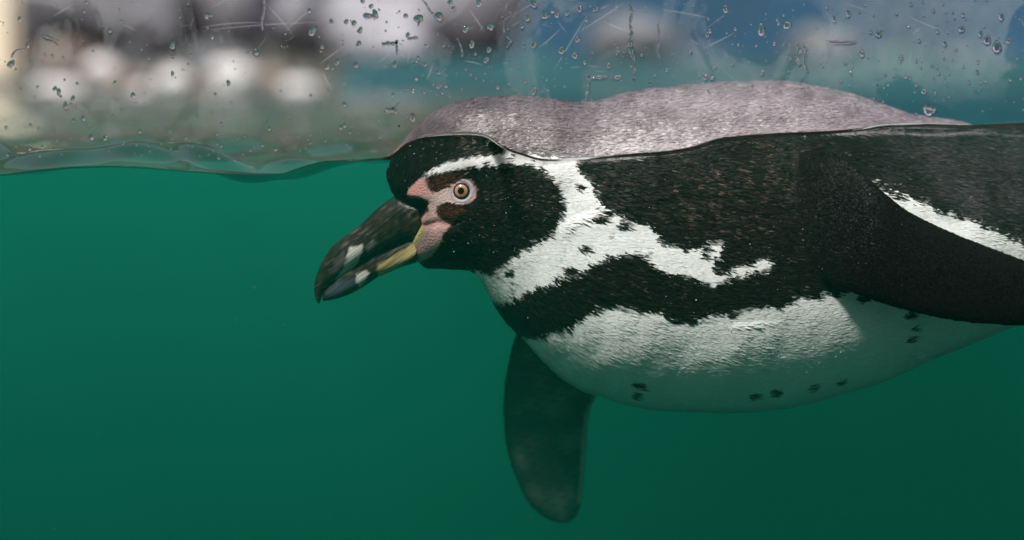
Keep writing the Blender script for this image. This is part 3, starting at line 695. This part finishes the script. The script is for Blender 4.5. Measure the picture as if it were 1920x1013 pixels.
# ------------------------------------------------------------------ drops on the inside of the glass
def blob(outline, h, name):
    """a drop lying on the glass: outline in photo pixels, height in metres towards the tank"""
    o2 = np.asarray(outline, float); cc = o2.mean(0); nr = len(o2); V, fcs = [], []
    lev = [(1.0, -.0002), (1.0, .12), (.93, .45), (.78, .75), (.5, .95)]
    for s, hh in lev:
        for q in o2: p = cc + (q - cc) * s; V.append(P(p[0], p[1], 0) + np.array([0, (h * hh if hh > 0 else -.0003), 0]))
    V.append(P(cc[0], cc[1], 0) + np.array([0, h, 0])); V.append(P(cc[0], cc[1], 0) + np.array([0, -.0003, 0]))
    for l in range(len(lev) - 1):
        for k in range(nr): k2 = (k + 1) % nr; fcs.append((l * nr + k, l * nr + k2, (l + 1) * nr + k2, (l + 1) * nr + k))
    t_ = len(V) - 2
    for k in range(nr): k2 = (k + 1) % nr; fcs.append(((len(lev) - 1) * nr + k, (len(lev) - 1) * nr + k2, t_)); fcs.append((k2, k, t_ + 1))
    me = mesh_np(name, np.array(V), fcs); bm = bmesh.new(); bm.from_mesh(me); bmesh.ops.recalc_face_normals(bm, faces=bm.faces[:]); bm.to_mesh(me); bm.free()
    for p_ in me.polygons: p_.use_smooth = True
    return me
def out_blob(px, py, rx, ry, tilt=0.0, irr=.18, tail=0.0, nr=28):
    th = np.linspace(0, 2 * math.pi, nr, endpoint=False); ph = rng.uniform(0, 6.28, 3)
    r = 1 + irr * (np.sin(2 * th + ph[0]) * .5 + np.sin(3 * th + ph[1]) * .35 + np.sin(5 * th + ph[2]) * .2)
    x = rx * r * np.cos(th); y = ry * r * np.sin(th); y = np.where(y < 0, y * (1 + tail), y); x = np.where(y < 0, x * (1 - .45 * min(tail, 1) * np.abs(y) / max(ry * (1 + tail), 1e-6)), x)
    return np.stack([px + x * math.cos(tilt) - y * math.sin(tilt), py + x * math.sin(tilt) + y * math.cos(tilt)], 1)
def stroke(pts, wds, sub=6):
    c_ = catmull(np.asarray(pts, float), sub); w_ = np.interp(np.linspace(0, 1, len(c_)), np.linspace(0, 1, len(wds)), wds); w_ = w_ * (1 + .25 * np.sin(np.arange(len(c_)) * 1.3 + rng.uniform(0, 6)))
    t = np.gradient(c_, axis=0); t /= np.linalg.norm(t, axis=1)[:, None]; nrm = np.stack([-t[:, 1], t[:, 0]], 1)
    return c_, w_, nrm
def stroke_mesh(pts, wds, h, name):
    c_, w_, nrm = stroke(pts, wds); V, fcs = [], []; prof = [(-1, -.3), (-.95, .3), (-.6, .75), (0, 1), (.6, .75), (.95, .3), (1, -.3)]; m_ = len(prof)
    for p, ww, nn in zip(c_, w_, nrm):
        for a, b in prof: q = p + nn * a * ww / 2; V.append(P(q[0], q[1], 0) + np.array([0, b * h if b > 0 else -.0003, 0]))
    for i in range(len(c_) - 1):
        for k in range(m_): k2 = (k + 1) % m_; fcs.append((i * m_ + k, i * m_ + k2, (i + 1) * m_ + k2, (i + 1) * m_ + k))
    fcs.append(tuple(range(m_))); fcs.append(tuple(range((len(c_) - 1) * m_, len(c_) * m_)))
    me = mesh_np(name, np.array(V), fcs); bm = bmesh.new(); bm.from_mesh(me); bmesh.ops.recalc_face_normals(bm, faces=bm.faces[:]); bm.to_mesh(me); bm.free(); return me
Z3 = lambda l: [(600 + a / 2.824, b / 2.824, r, t) for a, b, r, t in l]
Z4 = lambda l: [(1240 + a / 2.824, b / 2.824, r, t) for a, b, r, t in l]
Z2 = lambda l: [(a / 2.814, b / 2.814, r, t) for a, b, r, t in l]
drops = Z3([(60, 118, 4, 0), (138, 118, 4, .2), (178, 125, 5, .6), (210, 165, 5, .5), (205, 235, 5, 0), (40, 352, 5, 0), (90, 330, 5, .6), (190, 345, 4.5, .3), (465, 188, 4.5, 0), (270, 35, 4, 0), (225, 5, 4, 0), (690, 15, 4.5, 0), (705, 45, 3.5, .8), (840, 15, 5.5, -.3), (1130, 20, 6.5, -.2), (1375, 50, 4.5, 0), (1460, 45, 4.5, .4), (1190, 85, 5.5, -.3), (1100, 95, 4.5, 0), (1255, 75, 5, .2), (770, 158, 5, 0), (805, 235, 5.5, .3), (1070, 140, 4, 0), (1280, 270, 6, 0), (1350, 295, 5.5, 1.5), (1575, 410, 4.5, 1.3), (1130, 240, 5, .7), (1365, 210, 4.5, 0), (1530, 350, 4, 0), (1580, 265, 3.5, 0), (625, 380, 4.5, 0), (630, 455, 4, .4), (490, 625, 6, 0), (555, 340, 3.5, 0), (895, 265, 4, 0), (880, 320, 4, .6), (395, 345, 4, 0), (565, 240, 3, 0), (655, 240, 3, 0), (1410, 105, 3.5, 0), (1310, 70, 3.5, 0)]) \
 + Z4([(340, 50, 5, 0), (990, 70, 5, 0), (665, 135, 6, 1.2), (1725, 215, 6.5, 0), (1800, 90, 5, 0), (1590, 155, 5, .2), (1690, 180, 4.5, 0), (1840, 220, 4, 0), (245, 185, 3.5, 0), (535, 385, 3.5, 0), (235, 410, 4, 0), (1390, 485, 4.5, 0), (915, 100, 4.5, 0), (1150, 180, 5, .5), (1500, 230, 4, 0)]) \
 + Z2([(910, 240, 5, 0), (1650, 165, 7, .7), (290, 470, 4, 0), (310, 490, 4.5, 0), (385, 525, 4, 0), (700, 505, 4, 0), (910, 390, 4, 0), (345, 560, 4.5, 0), (1205, 440, 4, 0), (440, 625, 4, 0), (1700, 245, 4, 0), (1090, 85, 4, .3), (60, 340, 6, .5)])
for px, py, r, tl in drops:
    r *= 1.15
    me = blob(out_blob(px, py, r * rng.uniform(.75, .95), r * rng.uniform(.95, 1.25), tl, .22, rng.uniform(0, .3)), r * .268e-3 * rng.uniform(.5, .8), 'water_drop')
    tag(link('water_drop', me, M_drop), 'small clear water drop clinging to the splashed tank window', 'water drop', 'small water drops on the tank window')
special = [
 (blob(out_blob(689, 30, 8, 6.5, .2, .2), .0016, 'water_drop'), 'oval water drop on the window touching a ragged twin drop'),
 (blob(out_blob(703, 28, 7, 8.5, -.3, .35), .0015, 'water_drop'), 'ragged water drop on the window touching an oval twin drop'),
 (blob(out_blob(785, 35, 10, 7, .1, .15), .0018, 'water_drop'), 'wide water drop on the window with a thin tail below'),
 (blob(out_blob(823, 31, 8, 8, 0, .08), .0020, 'water_drop'), 'round water drop on the window at the end of a thin curved trail'),
 (blob(out_blob(920, 50, 5.5, 8, .5, .4), .0014, 'water_drop'), 'comma shaped water drop on the window over the penguin head'),
 (blob(out_blob(1428, 58, 6.5, 9.5, 0, .15, .5), .0020, 'water_drop'), 'bright hanging water drop on the window above the penguin back'),
 (blob(out_blob(1869, 90, 9, 10, 0, .08, .5), .0022, 'water_drop'), 'largest pear shaped water drop with a bright white glint on the window'),
 (blob(out_blob(1002, 170, 4, 8, .2, .2), .0014, 'water_drop'), 'bright upright water drop on the window just above the penguin crown'),
 (blob(out_blob(1742, 207, 13, 10, 0, .3), .0024, 'water_drop'), 'white glinting water blob on the window where the penguin back dips under')]
for me, lb in special: tag(link('water_drop', me, M_drop), lb, 'water drop', 'large water drops on the tank window')
riv = [
 ([(716, 84), (728, 82), (740, 82), (746, 76)], [7, 8, 7, 5], .0012, 'horizontal water smear with an upturned end on the window'),
 ([(743, 78), (744, 88), (744, 96), (744, 105)], [3, 5, 4.5, 2], .0010, 'short water streak dripping below a horizontal smear on the window'),
 ([(764, 74), (773, 72), (784, 71)], [4, 6, 6], .0010, 'flat water smear beside the round drop with a curved trail'),
 ([(787, 40), (785, 46), (784, 50)], [5, 4, 2], .0010, 'thin water tail hanging under a wide drop on the window'),
 ([(786, -6), (798, 6), (806, 20), (813, 27)], [2.5, 3, 3, 4], .0008, 'thin curved water trail leading down to a round drop'),
 ([(722, 212), (732, 207), (740, 208), (745, 214)], [6, 10, 8, 3], .0014, 'dark crescent shaped water drop near the penguin crown'),
 ([(736, 205), (744, 198), (749, 192)], [3, 4, 3], .0010, 'small hooked water streak above a crescent shaped drop'),
 ([(1180, 5), (1184, 25), (1181, 45), (1184, 62), (1182, 80), (1184, 98), (1189, 115), (1189, 138)], [3, 7, 4, 6, 8, 10, 4, 6], .0012, 'long broken water rivulet running down the window over the penguin back'),
 ([(1234, 45), (1236, 70), (1235, 95), (1240, 122)], [3, 4, 3, 3], .0008, 'thin straight water rivulet beside the long broken rivulet'),
 ([(1101, 140), (1104, 158), (1100, 175), (1099, 190)], [7, 5, 3, 3], .0011, 'water rivulet ending at the dip in the penguin back'),
 ([(1108, 146), (1122, 145), (1138, 144)], [4, 7, 4], .0012, 'flat lens shaped water drop on the window'),
 ([(944, 40), (946, 62), (956, 76), (950, 90)], [2.5, 3, 5, 5], .0009, 'forked water rivulet on the window above a dark clear patch'),
 ([(856, 70), (862, 82), (866, 95), (867, 106)], [2, 3, 3.5, 4], .0009, 'wavering thin water rivulet on the window above the penguin crown'),
 ([(1494, 82), (1498, 95), (1494, 108), (1500, 122)], [4, 6, 5, 7], .0013, 'crooked water rivulet on the window above the penguin hump'),
 ([(1504, 84), (1512, 96), (1509, 112), (1514, 135)], [4, 6, 4, 5], .0013, 'crooked water rivulet paired with another above the penguin hump'),
 ([(494, -6), (496, 15), (492, 38), (493, 58)], [5, 6, 4, 2], .0010, 'dark water rivulet running down from the top of the window'),
 ([(80, 66), (90, 70), (100, 74), (108, 82)], [5, 8, 5, 3], .0013, 'tadpole shaped water drop on the window by the cream post'),
 ([(22, 108), (30, 96), (48, 92)], [4, 4, 3], .0009, 'bent water smear on the window by the cream post'),
 ([(1550, 78), (1575, 80), (1605, 78)], [4, 7, 4], .0010, 'long flat green tinted water smear on the window')]
for pts, wd_, h, lb in riv: tag(link('water_streak', stroke_mesh(pts, wd_, h, 'water_streak'), M_drop), lb, 'water streak', 'water streaks on the tank window')
# fine spray nobody could count
V, fcs = [], []
for _ in range(900):
    px = rng.uniform(0, 1920); wl_ = float(np.interp(px, WLx, WLy)); py = rng.uniform(-5, wl_ - 45) if rng.uniform() < .6 else wl_ - 20 - rng.gamma(2, 25)
    if py < -5: continue
    r = rng.gamma(2.2, .55) + .45; o2 = out_blob(px, py, r, r * rng.uniform(.9, 1.4), 0, .15, 0, 9); h = r * .268e-3 * .6; k0 = len(V)
    for s, hh in ((1, -.0002), (.85, .6)):
        for q in o2: p = np.array([px, py]) + (q - (px, py)) * s; V.append(P(p[0], p[1], 0) + np.array([0, h * hh if hh > 0 else -.0002, 0]))
    V.append(P(px, py, 0) + np.array([0, h, 0])); V.append(P(px, py, 0) + np.array([0, -.0002, 0]))
    for k in range(9):
        k2 = (k + 1) % 9; fcs += [(k0 + k, k0 + k2, k0 + 9 + k2, k0 + 9 + k), (k0 + 9 + k, k0 + 9 + k2, k0 + 18), (k0 + k2, k0 + k, k0 + 19)]
me = mesh_np('fine_spray', np.array(V), fcs); bm = bmesh.new(); bm.from_mesh(me); bmesh.ops.recalc_face_normals(bm, faces=bm.faces[:]); bm.to_mesh(me); bm.free()
tag(link('fine_spray', me, M_drop), 'fine spray of tiny droplets on the tank window', 'spray', kind='stuff')

# tiny air bubbles caught in the plumage and hanging in the water
bm = bmesh.new(); bub = 0
und = np.where((f_above < .05) & (pt < 2) & (Nn[:, 1] < -.2) & (qx < 1700))[0]
for i in rng.choice(und, 240, replace=False):
    p = Q[i] + Nn[i] * .0006; bmesh.ops.create_icosphere(bm, subdivisions=1, radius=float(.00008 + .00005 * rng.gamma(1.2)), matrix=Matrix.Translation(Vector(p)))
for _ in range(110):
    Yb = rng.uniform(.02, .5); p = P(rng.uniform(-100, 2020), rng.uniform(345, 1000), Yb)
    if bt.find_nearest(Vector(p))[3] > .004: bmesh.ops.create_icosphere(bm, subdivisions=1, radius=float(rng.uniform(.0001, .00025)), matrix=Matrix.Translation(Vector(p)))
me = bpy.data.meshes.new('air_bubbles'); bm.to_mesh(me); bm.free()
tag(link('air_bubbles', me, plain('air_bubble', (.75, .80, .78), .1, 1.33)), 'tiny pale air bubbles scattered in the green water', 'bubbles', kind='stuff')

# ------------------------------------------------------------------ the far shore
tag(box('pool_kerb', -0.43, 4.0, 3.99, 4.5, -0.6, 0.085, M_teal, .015), kind='structure')
tag(box('terrace', -0.43, 4.0, 4.49, 7.2, -0.6, 0.03, M_bank), kind='structure')
def boulder(px, py, wpx, hpx, Y, mat, label, seed):
    s = (D + Y) / F; o = link('boulder', rock_mesh('boulder', seed, wpx * s / 2, min(wpx, 260) * s / 2, hpx * s / 2, .3, 4), mat)
    o.location = ((px - 960) * s, Y, CZ - (py - HY) * s)
    return tag(o, label, 'boulder')
boulder(170, 15, 420, 210, 5.6, M_rockw, 'broad lilac grey boulder beside the cream post', 3)
boulder(430, 0, 260, 250, 5.9, M_rockw, 'tall lilac grey boulder behind the dark blue post', 5)
boulder(650, 40, 330, 160, 5.7, M_paleb, 'pale pinkish boulder beside the dark blue post', 8)
boulder(850, 10, 260, 240, 6.0, M_rockw, 'lilac grey boulder next to the blue wall', 9)
boulder(720, 92, 190, 70, 4.9, M_paleb, 'low pale flat boulder at the water edge', 12)
boulder(1180, 70, 170, 90, 5.1, M_greyst, 'rounded grey boulder in front of the blue wall', 14)
boulder(1000, 135, 130, 70, 4.4, M_moss, 'small dark green boulder at the water edge behind the penguin crown', 15)
boulder(1540, 95, 120, 80, 4.9, M_greyst, 'angular grey boulder in front of the blue wall', 17)
boulder(1690, 150, 190, 110, 4.4, M_moss, 'dark green mossy boulder at the water edge by the blue wall', 18)
boulder(1840, 120, 150, 50, 4.8, M_greyst, 'flat grey boulder near the end of the blue wall', 19)
WHITE_LB = ['largest rounded white stone on the far pool bank', 'second white stone along the bank from the cream post', 'upper white stone resting above another white stone on the bank', 'small white stone lying below another white stone on the bank',
 'long low white stone nearest the cream post', 'smallest white stone low at the bank edge', 'flat white stone where the earth bank meets the teal kerb']
TAN_LB = ['tan stone behind the smallest white stone', 'tan stone low on the bank beside the cream post', 'long flat tan stone in front of the largest white stone', 'tan stone high on the bank near the cream post', 'tan stone between the largest white stone and the teal kerb']
GREY_LB = ['grey stone behind the largest white stone', 'grey stone behind the smallest white stone', 'grey stone in front of the pale pinkish boulder', 'grey stone below the broad lilac boulder', 'flat grey stone on the teal kerb behind the penguin crown', 'flat grey stone on the teal kerb behind the penguin hump']
for i, (px, py, a, b) in enumerate([(440, 138, 88, 60), (190, 134, 62, 54), (328, 92, 62, 48), (325, 150, 50, 40), (108, 164, 80, 30), (262, 178, 40, 34), (560, 165, 70, 26)]):
    stone(px, py, a, b, M_stone, WHITE_LB[i], 30 + i, group='white stones on the far bank')
for i, (px, py, a, b) in enumerate([(235, 165, 110, 60), (60, 190, 120, 50), (400, 178, 150, 40), (130, 110, 120, 60), (500, 150, 100, 50)]):
    stone(px, py, a, b, M_tan, TAN_LB[i], 50 + i, group='tan stones on the far bank', dy=.12)
for i, (px, py, a, b) in enumerate([(400, 110, 110, 60), (250, 110, 90, 60), (520, 60, 140, 60), (90, 60, 130, 60), (850, 140, 140, 40), (1320, 120, 140, 40)]):
    stone(px, py, a, b, M_greyst, GREY_LB[i], 60 + i, group='grey stones on the far bank', dy=.2)
def pxbox(name, x0, x1, y0, y1, Y, th, mat, label, cat, bev=.01):
    a = P(x0, y1, Y); b = P(x1, y0, Y); return tag(box(name, a[0], b[0], Y, Y + th, a[2], b[2], mat, bev), label, cat)
pxbox('painted_wall', 900, 2600, -900, 140, 6.4, .2, M_blue, 'deep blue painted wall beyond the far pool bank', 'wall')
pxbox('cream_post', -40, 22, -700, 160, 4.5, .12, M_cream, 'bright cream painted post at the far pool edge', 'post', .02)
pxbox('dark_post', 470, 512, -700, 70, 5.2, .1, M_dark, 'dark blue painted post between two lilac boulders', 'post', .02)
pxbox('retaining_wall', -1900, 900, -1500, 140, 7.0, .3, simple('tan_render', (0.13, 0.105, 0.085), 0.9, 0.3, 3, 0.5), 'tall tan rendered wall behind the boulders', 'wall')
